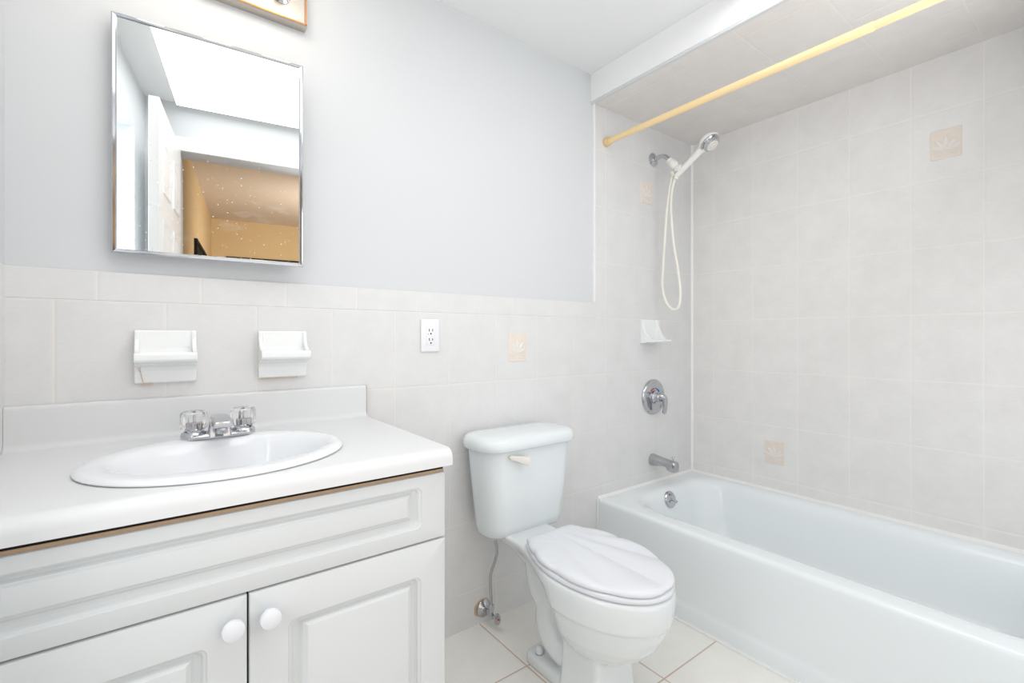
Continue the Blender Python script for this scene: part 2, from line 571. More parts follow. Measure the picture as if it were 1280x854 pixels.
# ------------------------------------------------------------------ embossed tiles (part of the tiled walls)
def deco(parent, frame):
    """small relief of leaves; frame maps (a across, b up, c out of wall) to world"""
    def f(a, b, c):
        return Vector(frame(a, b, c))
    hx, hz = 0.044, 0.0545
    bm = bmesh.new()
    n = 14
    ring = lambda e, c: [f(-hx + e, -hz + e, c), f(hx - e, -hz + e, c), f(hx - e, hz - e, c), f(-hx + e, hz - e, c)]
    loft(bm, [ring(0, 0), ring(0.0005, 0.0018), ring(0.002, 0.0025)])
    o = obj('decorative_tile', bm, M_DECO, parent, False)
    bm = bmesh.new()

    def leaf(ang, ln, wd, base=(0, -0.022)):
        ca, sa = math.sin(ang), math.cos(ang)
        rings = []
        for i in range(9):
            t = i / 8
            w = wd * math.sin(PI * (0.06 + 0.9 * t)) ** 0.9
            px, pz = base[0] + ca * ln * t, base[1] + sa * ln * t
            px = max(-hx + 0.003, min(hx - 0.003, px))
            cs = []
            for j in range(8):
                th = 2 * PI * j / 8
                o_ = w * math.cos(th)
                cs.append(f(max(-hx + .002, min(hx - .002, px + sa * o_)), pz - ca * o_, 0.002 + 0.0028 * max(0, math.sin(th))))
            rings.append(cs)
        loft(bm, rings)
    for a, ln, wd in ((0, 0.055, 0.011), (0.62, 0.052, 0.0105), (-0.62, 0.052, 0.0105), (1.15, 0.046, 0.009), (-1.15, 0.046, 0.009)):
        leaf(a, ln, wd)
    for s in (-1, 1):
        for q in range(4):
            r = 0.018 + 0.009 * q
            pts = []
            for i in range(7):
                t = i / 6
                aa = s * (0.2 + 1.1 * t)
                x = math.sin(aa) * (r + 0.012)
                z = -0.052 + 0.004 * q + math.cos(aa) * 0.014 * (1 - t) + t * 0.028 * (q / 4 + 0.35)
                if abs(x) < hx - 0.004:
                    pts.append(f(x, max(-hz + 0.004, z), 0.0026))
            if len(pts) > 2:
                tube(bm, pts, 0.0017, n=6, sub=3)
    obj('leaf_relief', bm, M_DECOW, o)


ROWZ = 1.786
deco(wall_back, lambda a, b, c: (1.1345 + a, -c, 1.0245 + b))
deco(wall_back, lambda a, b, c: (1.9475 + a, -c, ROWZ + b))
deco(wall_right, lambda a, b, c: (W - c, -1.0424 - a, ROWZ + b))
deco(wall_right, lambda a, b, c: (W - c, -0.4328 - a, 0.5165 + b))

# ------------------------------------------------------------------ bathtub
TX0, TX1, TY0, TY1, TZ = 1.592, W - 0.003, -1.488, -0.0005, 0.334
tub = thing('bathtub', 'long white enamelled bathtub built in along the tiled right wall', 'bathtub', (1.97, -0.75, 0))
bm = bmesh.new()
# apron and rim: profile rings (outer), then the basin inside
ox, oy = (TX0 + TX1) / 2, (TY0 + TY1) / 2
ohx, ohy = (TX1 - TX0) / 2, (TY1 - TY0) / 2
NN = 10


def skirt(dx, z, r=0.012):
    # only the apron (left) side moves by dx
    ring = rrect(ox, oy, ohx, ohy, r, z, NN)
    return [(x + (dx if x < ox else 0), y, z) for x, y, z in ring]


ix0, ix1, iy0, iy1 = 1.683, 2.298, -1.40, -0.095
icx, icy, ihx, ihy = (ix0 + ix1) / 2, (iy0 + iy1) / 2, (ix1 - ix0) / 2, (iy1 - iy0) / 2


def inner(e, z, r):
    return rrect(icx, icy, ihx - e, ihy - e, r, z, NN)


rings = [skirt(-0.017, 0.0), skirt(-0.0165, 0.05), skirt(-0.0145, 0.057), skirt(-0.0105, 0.064), skirt(-0.009, 0.075), skirt(0.002, 0.29),
         skirt(0.001, 0.318), skirt(0.004, 0.328), skirt(0.012, 0.3335), skirt(0.02, 0.334)]
rings += [inner(-0.05, 0.334, 0.12), inner(-0.034, 0.334, 0.15), inner(-0.022, 0.3334, 0.155), inner(-0.012, 0.3318, 0.155), inner(-0.003, 0.3288, 0.15), inner(0.005, 0.3242, 0.145), inner(0.012, 0.3175, 0.14), inner(0.018, 0.308, 0.14), inner(0.023, 0.295, 0.14), inner(0.028, 0.275, 0.14), inner(0.034, 0.25, 0.14),
          inner(0.05, 0.16, 0.14), inner(0.065, 0.10, 0.14), inner(0.09, 0.072, 0.14), inner(0.13, 0.062, 0.12), inner(0.2, 0.06, 0.08)]
loft(bm, rings)
obj('tub_shell', bm, M_TUB, tub, True, 50)
bm = bmesh.new(); lathe(bm, [(0.0, 0.0), (0.03, 0.0), (0.03, 0.003), (0.022, 0.005), (0.0, 0.0045)], (1.97, -0.36, 0.061), (0, 0, 1), 24, False, False)
obj('tub_drain', bm, M_CHROME, tub)
ofl = bmesh.new()
OV = Vector((1.965, -0.1215, 0.287))
ON = Vector((0, -0.96, 0.28))
lathe(ofl, [(0.0, -0.004), (0.038, -0.004), (0.039, 0.004), (0.035, 0.009), (0.02, 0.011), (0.0, 0.0115)], OV, ON, 36, False, False)
ovp = obj('overflow_plate', ofl, M_CHROME, tub)
bm = bmesh.new()
tube(bm, [OV + ON * 0.008, OV + ON * 0.02 + Vector((0, 0, -0.003)), OV + ON * 0.04 + Vector((0.004, 0, -0.014))], [0.007, 0.006, 0.0065], n=12)
obj('trip_lever', bm, M_CHROME, ovp)
for s in (-1, 1):
    bm = bmesh.new()
    lathe(bm, [(0.0045, 0.0), (0.004, 0.003), (0.001, 0.004)], OV + ON * 0.009 + Vector((0.0, 0, 0.024 * s)), ON, 12)
    obj('plate_screw', bm, M_CHROME2, ovp)
# caulk where tub meets walls and floor
bm = bmesh.new()
prism_x(bm, [(0.0, TZ - 0.004), (-0.012, TZ - 0.004), (-0.011, TZ + 0.001), (-0.004, TZ + 0.004), (0.0, TZ + 0.010)], TX0 + 0.003, W)
cs_ = [(W, TZ - 0.004), (W - 0.014, TZ - 0.004), (W - 0.013, TZ + 0.001), (W - 0.005, TZ + 0.004), (W, TZ + 0.010)]
loft(bm, [[(x, y, z) for x, z in cs_] for y in (TY0, 0.0)])
box(bm, TX0 - 0.005, TX0 + 0.006, -0.006, 0.0, 0, TZ + 0.003, 0.002)
box(bm, 1.562, TX0 - 0.014, TY0, -0.0, -0.002, 0.006, 0.002)
obj('caulk_bead', bm, M_CAULK, tub)

# ------------------------------------------------------------------ tub spout, shower valve
t = thing('tub_spout', 'chrome tub spout with pull-up knob on the tiled end wall', 'faucet', (1.992, 0, 0.45))
bm = bmesh.new()
rings = []
for (y, hw_, zt, zb, r) in ((0.0, 0.029, 0.479, 0.421, 0.028), (-0.012, 0.029, 0.479, 0.421, 0.028), (-0.03, 0.027, 0.477, 0.424, 0.025), (-0.06, 0.024, 0.472, 0.428, 0.02),
                            (-0.09, 0.022, 0.468, 0.431, 0.016), (-0.1, 0.022, 0.467, 0.416, 0.013), (-0.125, 0.022, 0.466, 0.412, 0.012), (-0.137, 0.021, 0.464, 0.413, 0.012), (-0.142, 0.017, 0.459, 0.418, 0.010)):
    rg = rrect(1.992, 0, hw_, (zt - zb) / 2, r, 0, 6)
    rings.append([(x, y, (zt + zb) / 2 + yy) for x, yy, _ in rg])
loft(bm, rings)
obj('spout_body', bm, M_CHROME2, t)
bm = bmesh.new()
lathe(bm, [(0.0035, -0.006), (0.0035, 0.012), (0.007, 0.013), (0.0075, 0.018), (0.006, 0.021), (0.001, 0.022)], (1.992, -0.122, 0.465), (0, 0, 1), 16)
obj('diverter_knob', bm, M_CHROME, t)

VC = Vector((1.998, 0, 0.765))
t = thing('shower_valve', 'round chrome shower valve plate with lever, above the tub spout', 'faucet', VC)
bm = bmesh.new()
lathe(bm, [(0.089, 0.0), (0.089, 0.005), (0.084, 0.011), (0.072, 0.013), (0.069, 0.0105), (0.03, 0.012), (0.0, 0.012)], VC, (0, -1, 0), 56, True, False)
esc = obj('escutcheon_plate', bm, M_CHROME, t)
for nm, mt_, a0, a1 in (('hot_mark', M_RED, 2.3, 1.65), ('cold_mark', M_BLUE, 1.35, 0.6)):
    bm = bmesh.new()
    tube(bm, [VC + Vector((0.043 * math.cos(a0 + (a1 - a0) * k / 5), -0.0125, 0.043 * math.sin(a0 + (a1 - a0) * k / 5))) for k in range(6)], 0.0028, n=6, sub=2)
    obj(nm, bm, mt_, esc)['label'] = ('small red hot-water arc' if mt_ is M_RED else 'small blue cold-water arc')
bm = bmesh.new()
lathe(bm, [(0.034, 0.010), (0.032, 0.02), (0.024, 0.024), (0.021, 0.034), (0.023, 0.036), (0.023, 0.044), (0.019, 0.049), (0.0, 0.050)], VC, (0, -1, 0), 36, True, False)
obj('valve_hub', bm, M_CHROME, t)
bm = bmesh.new()
tube(bm, [VC + Vector(p) for p in ((0.0, -0.036, 0.004), (0.006, -0.052, 0.006), (0.014, -0.060, -0.008), (0.018, -0.060, -0.042), (0.018, -0.055, -0.074), (0.018, -0.054, -0.080))],
     [0.017, 0.018, 0.014, 0.0115, 0.0105, 0.006], n=14, sx=1.25)
obj('lever_handle', bm, M_CHROME, t)

# ------------------------------------------------------------------ shower arm and hand shower
SX = 1.998
t = thing('shower_fitting', 'bent chrome shower arm with round wall flange and white holder', 'shower', (SX, 0, 1.96))
bm = bmesh.new()
lathe(bm, [(0.033, 0.0), (0.033, 0.004), (0.024, 0.009), (0.014, 0.011), (0.012, 0.013)], (SX, 0, 1.96), (0, -1, 0), 32)
obj('wall_flange', bm, M_CHROME, t)
bm = bmesh.new()
tube(bm, [(SX, 0, 1.958), (SX, -0.02, 1.961), (SX, -0.055, 1.962), (SX, -0.08, 1.950), (SX, -0.105, 1.922)], 0.0105, n=14)
obj('arm_pipe', bm, M_CHROME, t)
ax = Vector((0, -0.66, -0.75)).normalized()
bm = bmesh.new()
p0 = Vector((SX, -0.096, 1.931))
lathe(bm, [(0.013, 0.0), (0.0155, 0.002), (0.0155, 0.016), (0.013, 0.019), (0.019, 0.022), (0.0205, 0.03), (0.0205, 0.05), (0.0165, 0.058), (0.013, 0.062), (0.013, 0.075)], p0, ax, 24)
box(bm, SX - 0.014, SX + 0.014, -0.168, -0.132, 1.862, 1.888, 0.005)
obj('swivel_holder', bm, M_WPLAST, t)

HS = thing('hand_shower', 'white hand shower with chrome face and hose looping down the tiles', 'shower head', (SX, -0.15, 1.86))
hd = Vector((0.03, -0.74, 0.52)).normalized()
hb = Vector((SX, -0.135, 1.842))
bm = bmesh.new()
tube(bm, [hb, hb + hd * 0.03, hb + hd * 0.09, hb + hd * 0.14, hb + hd * 0.165], [0.0115, 0.0125, 0.0135, 0.0155, 0.022], n=18)
# head shell
fn = Vector((-0.02, -0.56, -0.83)).normalized()
fn = (fn - hd * fn.dot(hd)).normalized()
hc = hb + hd * 0.20
lathe(bm, [(0.008, -0.024), (0.028, -0.02), (0.042, -0.010), (0.0475, 0.0), (0.0475, 0.006), (0.044, 0.008)], hc, fn, 40)
obj('handle_shell', bm, M_WPLAST, HS)
bm = bmesh.new()
lathe(bm, [(0.0445, 0.006), (0.0445, 0.013), (0.040, 0.017), (0.036, 0.0165), (0.035, 0.020), (0.033, 0.029), (0.030, 0.031), (0.0, 0.029)], hc, fn, 40, True, False)
fp = obj('spray_ring', bm, M_CHROME, HS)
fp['label'] = 'chrome stepped ring around the spray face'
bm = bmesh.new()
lathe(bm, [(0.026, 0.029), (0.027, 0.033), (0.023, 0.036), (0.012, 0.035), (0.011, 0.038), (0.0, 0.0385)], hc, fn, 30, True, False)
obj('spray_face', bm, mat('spray_face_plastic', lin(232, 226, 220), 0.3, var=0.08, scale=90), fp)
bm = bmesh.new()
tube(bm, [(SX, -0.120, 1.868), (SX, -0.112, 1.848), (SX, -0.098, 1.78), (SX, -0.080, 1.66), (SX, -0.071, 1.545), (SX, -0.062, 1.43), (SX, -0.057, 1.335), (SX, -0.066, 1.27), (SX, -0.089, 1.222),
          (SX + 0.004, -0.122, 1.199), (SX + 0.008, -0.146, 1.220), (SX + 0.01, -0.150, 1.29), (SX + 0.01, -0.138, 1.39), (SX + 0.008, -0.113, 1.538), (SX + 0.004, -0.103, 1.696), (SX, -0.112, 1.78), (SX, -0.129, 1.837), (SX, -0.137, 1.848)], 0.0068, n=12)
obj('shower_hose', bm, M_HOSE, HS)
bm = bmesh.new()
lathe(bm, [(0.010, -0.012), (0.0115, -0.01), (0.0115, 0.012), (0.009, 0.014)], (SX, -0.116, 1.857), (0, -0.4, -1), 18)
lathe(bm, [(0.009, -0.004), (0.0105, -0.002), (0.0105, 0.014), (0.008, 0.016)], (SX, -0.1365, 1.843), (0, 0.35, -1), 18)
obj('hose_nut', bm, M_HOSE, HS)

# ------------------------------------------------------------------ curtain rod
RX, RZ = 1.647, 1.961
t = thing('shower_curtain_rod', 'bare cream shower curtain rod spanning the tub alcove', 'curtain rod', (RX, 0, RZ))
bm = bmesh.new(); lathe(bm, [(0.0135, 0.004), (0.0135, 1.014), (0.0125, 1.017)], (RX, 0, RZ), (0, -1, 0), 28)
obj('outer_tube', bm, M_ROD, t)
bm = bmesh.new(); lathe(bm, [(0.0118, 1.0), (0.0118, 1.48)], (RX, 0, RZ), (0, -1, 0), 28)
obj('inner_tube', bm, M_ROD, t)
for y, d in ((0, -1), (YR, 1)):
    bm = bmesh.new()
    lathe(bm, [(0.019, 0.0), (0.0205, 0.003), (0.0205, 0.014), (0.0185, 0.016), (0.0185, 0.02), (0.017, 0.03), (0.0145, 0.032)], (RX, y, RZ), (0, d, 0), 28)
    o = obj('end_cap', bm, mat('tan_rubber_cap', lin(232, 202, 150), 0.5, var=0.03), t)
    o['label'] = 'tan rubber end cap'


# ------------------------------------------------------------------ ceramic wall dishes
def ceramic(name, label, x0, x1, z0, z1, lip_z, lip_y, group=None, shallow=False, w=0.010):
    zr = z1
    t = thing(name, label, 'soap dish', ((x0 + x1) / 2, 0, z0), group)
    side, core = [], []
    under = [(lip_y + 0.0005, lip_z - 0.014), (lip_y + 0.005, lip_z - 0.019), (lip_y * 0.55, lip_z - 0.024), (-0.020, lip_z - 0.032), (-0.016, lip_z - 0.042), (-0.013, z0 + 0.004), (-0.009, z0), (0.0, z0)]
    if shallow:
        under = [(lip_y + 0.001, lip_z - 0.006), (lip_y + 0.008, lip_z - 0.010), (lip_y * 0.5, z0 + 0.004), (-0.014, z0), (0.0, z0)]
    top = [(0.0, z1), (-0.008, z1), (-0.013, z1 - 0.004)]
    conc = []
    for k in range(9):
        a = k / 8 * PI / 2
        conc.append((-0.014 + (lip_y + 0.006 + 0.014) * (1 - math.cos(a)), z1 - 0.006 - (z1 - 0.006 - lip_z - 0.004) * math.sin(a)))
    side = top + conc + [(lip_y + 0.002, lip_z + 0.002), (lip_y, lip_z - 0.003)] + under
    floor_z = lip_z - 0.004
    core = [(0.0, z1), (-0.006, z1), (-0.0095, z1 - 0.003), (-0.0105, z1 - 0.012), (-0.0115, floor_z + 0.02), (-0.016, floor_z + 0.006), (-0.026, floor_z), (lip_y + 0.018, floor_z), (lip_y + 0.012, floor_z + 0.004),
            (lip_y + 0.008, lip_z + 0.003), (lip_y + 0.004, lip_z + 0.004), (lip_y + 0.001, lip_z + 0.001), (lip_y, lip_z - 0.003)] + under
    bm = bmesh.new()
    prism_x(bm, side, x0, x0 + w)
    prism_x(bm, side, x1 - w, x1)
    prism_x(bm, core, x0 + w * 0.9, x1 - w * 0.9)
    o = obj('dish_body', bm, M_PORC, t, True, 35)
    rm = o.modifiers.new('weld', 'REMESH'); rm.mode = 'VOXEL'; rm.voxel_size = 0.0016; rm.use_smooth_shade = True
    sm = o.modifiers.new('soften', 'SMOOTH'); sm.iterations = 4; sm.factor = 0.5
    return t


c1 = ceramic('soap_dish', 'white ceramic wall dish left of the faucet, rust streak on its underside', -0.044, 0.081, 0.951, 1.083, 1.024, -0.066, 'ceramic dishes over the vanity')
bm = bmesh.new()
for (xa, za, xb, zb, r) in ((-0.034, 0.999, -0.027, 0.955, 0.0006), (-0.038, 0.996, -0.030, 0.975, 0.0005)):
    tube(bm, [(xa, -0.0225, za), ((xa + xb) / 2 - 0.001, -0.0185, (za + zb) / 2), (xb, -0.0135, zb)], r, n=6, sub=4)
box(bm, -0.03, -0.008, -0.012, -0.001, 0.9485, 0.9515, 0.001)
obj('rust_streak', bm, M_RUST, c1)['label'] = 'thin orange rust streak'
# its twin to the right: the same casting
c2 = c1.copy(); COL.objects.link(c2)
for ch in c1.children:
    if ch.name.startswith('dish_body'):
        d = ch.copy(); COL.objects.link(d); d.parent = c2
        d.matrix_parent_inverse = ch.matrix_parent_inverse.copy()
c2.location.x += 0.2675
c2['label'] = 'white ceramic wall dish right of the faucet, nearer the outlet'
bm = bmesh.new(); box(bm, 0.230, 0.325, -0.011, -0.0008, 0.9492, 0.9515, 0.001)
o = obj('rust_streak', bm, M_RUST)
o.parent = c2; o.matrix_parent_inverse = Matrix.Translation(c2.location).inverted()
o['label'] = 'thin tan line of old caulk under the dish'
ceramic('soap_dish', 'white ceramic soap dish on the shower end wall above the chrome valve', 1.897, 2.035, 1.036, 1.154, 1.050, -0.085, None, True, 0.020)

# ------------------------------------------------------------------ outlet
t = thing('wall_outlet', 'white double power outlet on the tile wainscot', 'outlet', (0.752, 0, 1.071))
bm = bmesh.new(); box(bm, 0.717, 0.787, -0.007, -0.0, 1.015, 1.127, 0.003, 3)
obj('cover_plate', bm, M_PLATE, t)
bm = bmesh.new(); box(bm, 0.7355, 0.7685, -0.0095, -0.004, 1.0385, 1.1035, 0.0015)
rc = obj('receptacle', bm, M_PLATE, t)
for zc in (1.0865, 1.0545):
    for dx, hh in ((-0.0065, 0.0048), (0.0065, 0.0040)):
        bm = bmesh.new(); box(bm, 0.752 + dx - 0.0013, 0.752 + dx + 0.0013, -0.0099, -0.006, zc + 0.003 - hh, zc + 0.003 + hh)
        obj('blade_slot', bm, M_BLACK, rc, False)
    bm = bmesh.new(); lathe(bm, [(0.0028, 0.0), (0.0028, 0.0042)], (0.752, -0.0058, zc - 0.0092), (0, -1, 0), 14)
    obj('ground_hole', bm, M_BLACK, rc)
bm = bmesh.new(); lathe(bm, [(0.0016, 0.0), (0.0016, 0.0042)], (0.7425, -0.0058, 1.0762), (0, -1, 0), 12)
obj('indicator_dot', bm, M_RED, rc)['label'] = 'tiny red indicator dot'
for z in (1.022, 1.120):
    bm = bmesh.new(); lathe(bm, [(0.003, 0.0), (0.0028, 0.0016), (0.001, 0.0022)], (0.752, -0.0066, z), (0, -1, 0), 16)
    obj('cover_screw', bm, M_PLATE, t)

# ------------------------------------------------------------------ vanity cabinet
VX0, VX1, VF = L + 0.004, 0.5115, -0.546
van = thing('vanity_cabinet', 'white vanity cabinet with routed doors under the washbasin', 'cabinet', (0.125, -0.27, 0))
bm = bmesh.new()
bt = 0.7795
box(bm, VX0, VX0 + 0.016, VF + 0.018, -0.008, 0.0, bt)
box(bm, VX1 - 0.016, VX1, VF + 0.018, -0.008, 0.0, bt)
box(bm, VX0 + 0.016, VX1 - 0.016, VF + 0.018, -0.008, 0.09, 0.106)
box(bm, VX0 + 0.016, VX1 - 0.016, -0.014, -0.008, 0.106, bt)
box(bm, VX0 + 0.016, VX1 - 0.016, VF + 0.06, VF + 0.076, 0.0, 0.09)
obj('carcass', bm, M_CAB, van, False)
bm = bmesh.new()
box(bm, VX0 + 0.001, VX1 - 0.002, VF + 0.0065, VF + 0.03, 0.7660, 0.7725)
obj('top_rail', bm, M_BOARD, van, False)['label'] = 'raw brown board edge under the counter'
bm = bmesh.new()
box(bm, VX0 + 0.016, VX1 - 0.016, VF + 0.0185, VF + 0.03, 0.60, 0.64)  # dark strips painted in as the shade inside the cabinet gaps
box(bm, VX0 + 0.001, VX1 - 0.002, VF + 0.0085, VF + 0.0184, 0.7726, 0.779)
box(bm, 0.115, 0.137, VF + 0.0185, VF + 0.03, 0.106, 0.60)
obj('gap_shade', bm, M_DARK, van, False)['label'] = 'dark strips standing in for shade in the gaps'


def panel(bm, x0, x1, z0, z1, ox0, ox1, oz0, oz1, px0, px1, pz0, pz1, rc=0.014):
    """routed slab front: flat field, ogee groove with rounded outer corners, raised centre"""
    n = 6
    yf = VF

    def ring(a0, a1, b0, b1, y, r):
        rg = rrect((a0 + a1) / 2, (b0 + b1) / 2, (a1 - a0) / 2, (b1 - b0) / 2, r, 0, n)
        return [(x, y, z) for x, z, _ in rg]

    def mix(t, y, r):
        return ring(ox0 + (px0 - ox0) * t, ox1 + (px1 - ox1) * t, oz0 + (pz0 - oz0) * t, oz1 + (pz1 - oz1) * t, y, r)
    rings = [ring(x0, x1, z0, z1, yf + 0.018, 0.001), ring(x0, x1, z0, z1, yf + 0.0035, 0.001), ring(x0 + 0.001, x1 - 0.001, z0 + 0.001, z1 - 0.001, yf + 0.0012, 0.0015), ring(x0 + 0.0035, x1 - 0.0035, z0 + 0.0035, z1 - 0.0035, yf, 0.003),
             mix(0.0, yf, rc), mix(0.05, yf + 0.003, rc), mix(0.20, yf + 0.0042, rc * 0.9), mix(0.28, yf + 0.0095, rc * 0.8), mix(0.42, yf + 0.0112, rc * 0.6), mix(0.62, yf + 0.0108, rc * 0.2),
             mix(0.80, yf + 0.0052, 0.001), mix(0.86, yf + 0.0046, 0.001), mix(1.0, yf + 0.0004, 0.0008), mix(1.05, yf, 0.0006)]
    loft(bm, rings)


DG = 0.1265                       # gap between the two doors
bm = bmesh.new()
panel(bm, VX0, VX1 - 0.0005, 0.624, 0.7665, VX0 + 0.055, 0.455, 0.655, 0.743, -0.170, 0.422, 0.685, 0.7235)
obj('false_drawer_front', bm, M_CAB, van, True, 25)
for (x0, x1, kx) in ((VX0, DG - 0.0022, 0.1015), (DG + 0.0012, VX1 - 0.0005, 0.1575)):
    bm = bmesh.new()
    panel(bm, x0, x1, 0.10, 0.6205, x0 + 0.062, x1 - 0.058, 0.165, 0.552, x0 + 0.095, x1 - 0.087, 0.198, 0.531)
    d = obj('cabinet_door', bm, M_CAB, van, True, 25)
    bm = bmesh.new()
    lathe(bm, [(0.008, -0.001), (0.0075, 0.010), (0.012, 0.013), (0.0165, 0.017), (0.0178, 0.022), (0.0165, 0.026), (0.011, 0.0285), (0.004, 0.0295), (0.0, 0.0295)], (kx, VF, 0.5775), (0, -1, 0), 36, True, False)
    obj('door_knob', bm, M_SEAT, d)

# ------------------------------------------------------------------ countertop with backsplash
CZ = 0.819
SCX, SCY, SA, SB = 0.1125, -0.322, 0.2345, 0.2085
ct = thing('countertop', 'white laminate countertop with backsplash on the vanity cabinet', 'countertop', (0.13, -0.28, 0.78))
bm = bmesh.new()
cx0, cx1, cy0, cy1 = L + 0.0025, 0.5225, -0.559, -0.001
N = 72


def rect_ring(z, grow=0.0, yfront=None):
    out = []
    yf = cy0 if yfront is None else yfront
    for i in range(N):
        a = 2 * PI * i / N
        dx, dy = math.cos(a), math.sin(a)
        k = 1e9
        if dx > 1e-9: k = min(k, (cx1 - SCX) / dx)
        if dx < -1e-9: k = min(k, (cx0 - SCX) / dx)
        if dy > 1e-9: k = min(k, (cy1 - SCY) / dy)
        if dy < -1e-9: k = min(k, (yf - SCY) / dy)
        out.append([SCX + dx * k, SCY + dy * k, z])
    # snap nearest vertices to the four corners
    for qx in (cx0, cx1):
        for qy in (yf, cy1):
            j = min(range(N), key=lambda i: (out[i][0] - qx) ** 2 + (out[i][1] - qy) ** 2)
            out[j][0], out[j][1] = qx, qy
    return [tuple(p) for p in out]


ZB = 0.7825
R_ = 0.022
rings = [ell(SCX, SCY, SA - 0.02, SB - 0.02, ZB + 0.004, N), ell(SCX, SCY, SA - 0.02, SB - 0.02, CZ, N), rect_ring(CZ, 0, cy0 + R_)]
for k in range(1, 7):
    a = k / 6 * PI / 2
    rings.append(rect_ring(CZ - R_ + R_ * math.cos(a), 0, cy0 + R_ - R_ * math.sin(a)))
rings += [rect_ring(ZB, 0, cy0), rect_ring(ZB, 0, cy0 + 0.012), rect_ring(ZB + 0.004, 0, cy0 + 0.013)]
loft(bm, rings, closed=True)
# backsplash with rounded top edge and coved foot
bp = [(-0.001, CZ - 0.005), (-0.001, 0.915), (-0.012, 0.9152), (-0.0165, 0.9135), (-0.0185, 0.910), (-0.019, 0.905), (-0.019, CZ + 0.016), (-0.021, CZ + 0.008), (-0.026, CZ + 0.003), (-0.034, CZ + 0.0002), (-0.034, CZ - 0.005)]
prism_x(bm, bp, cx0, cx1)
obj('laminate_top', bm, M_LAM, ct, True, 35)
bm = bmesh.new()
M_EDGE = mat('tan_edge_core', lin(176, 160, 146), 0.6, var=0.06, scale=50)
prism_x(bm, [(-0.001, CZ), (-0.001, 0.9145), (-0.012, 0.9147), (-0.0165, 0.913), (-0.0187, 0.909), (-0.0187, CZ)], cx1 - 0.0005, cx1 + 0.0022)
ep = [(-0.001, CZ - 0.0004), (cy0 + R_, CZ - 0.0004)]
for k in range(1, 7):
    a = k / 6 * PI / 2
    ep.append((cy0 + R_ - (R_ - 0.0003) * math.sin(a), CZ - R_ + (R_ - 0.0004) * math.cos(a)))
ep += [(cy0 + 0.0003, ZB + 0.0003), (-0.001, ZB + 0.0003)]
prism_x(bm, ep, cx1 - 0.0005, cx1 + 0.0014)
obj('end_cap_strip', bm, M_EDGE, ct, False)['label'] = 'thin tan core edge at the right end'

# ------------------------------------------------------------------ washbasin
sink = thing('washbasin', 'oval white drop-in washbasin set in the countertop', 'sink', (SCX, SCY, CZ))
bm = bmesh.new()
bx, by = 0.1225, -0.318
prof = [(0, SA - 0.026, SB - 0.026, CZ - 0.03), (0, SA - 0.024, SB - 0.024, CZ - 0.002), (0, SA - 0.006, SB - 0.006, CZ + 0.0012), (0, SA, SB, CZ + 0.0015), (0, SA + 0.001, SB + 0.001, CZ + 0.004), (0, SA - 0.002, SB - 0.002, CZ + 0.0075), (0, SA - 0.008, SB - 0.008, CZ + 0.0098), (0.1, SA - 0.016, SB - 0.018, CZ + 0.0105), (0.6, 0.212, 0.171, CZ + 0.0102),
        (0.9, 0.205, 0.161, CZ + 0.0088), (1, 0.199, 0.153, CZ + 0.006), (1, 0.194, 0.148, CZ + 0.001), (1, 0.189, 0.143, CZ - 0.006), (1, 0.184, 0.138, CZ - 0.014), (1, 0.17, 0.126, CZ - 0.045), (1, 0.15, 0.11, CZ - 0.08), (1, 0.118, 0.088, CZ - 0.108), (1, 0.075, 0.06, CZ - 0.124), (1, 0.03, 0.03, CZ - 0.13), (1, 0.022, 0.022, CZ - 0.132)]
rings = [ell(SCX + (bx - SCX) * t, SCY + (by - SCY) * t, a, b, z) for t, a, b, z in prof]
inner_r = rings
# outside of the bowl below the counter
loft(bm, rings, False, True)
out_r = [ell(SCX + (bx - SCX) * t, SCY + (by - SCY) * t, a, b, z) for t, a, b, z in ((0, SA - 0.026, SB - 0.026, CZ - 0.03), (1, 0.17, 0.132, CZ - 0.09), (1, 0.10, 0.08, CZ - 0.135), (1, 0.03, 0.03, CZ - 0.142))]
loft(bm, out_r, False, True)
bmesh.ops.remove_doubles(bm, verts=bm.verts, dist=1e-5)
obj('basin', bm, M_SINK, sink, True, 60)
bm = bmesh.new(); lathe(bm, [(0.022, 0.0), (0.022, 0.002), (0.016, 0.003), (0.015, 0.001), (0.0, 0.001)], (bx, by, CZ - 0.1325), (0, 0, 1), 24, True, False)
obj('basin_drain', bm, M_CHROME, sink)

# ------------------------------------------------------------------ faucet
FX, FY, FZ = 0.1195, -0.1415, CZ + 0.0098
fa = thing('bathroom_faucet', 'chrome faucet with two clear acrylic knobs on the washbasin rim', 'faucet', (FX, FY, FZ))
bm = bmesh.new()
rings = [rrect(FX, FY, hx, hy, r, FZ + z, 8) for hx, hy, r, z in ((0.0765, 0.0285, 0.028, 0.0), (0.077, 0.029, 0.0285, 0.002), (0.0765, 0.0285, 0.028, 0.006), (0.073, 0.025, 0.0248, 0.009), (0.06, 0.022, 0.02, 0.011))]
loft(bm, rings)
for s in (-1, 1):      # raised shoulders under the knobs
    lathe(bm, [(0.027, 0.006), (0.025, 0.013), (0.020, 0.017), (0.015, 0.019), (0.014, 0.024)], (FX + 0.0505 * s, FY, FZ), (0, 0, 1), 30)
obj('base_plate', bm, M_CHROME, fa)
bm = bmesh.new()
rings = []
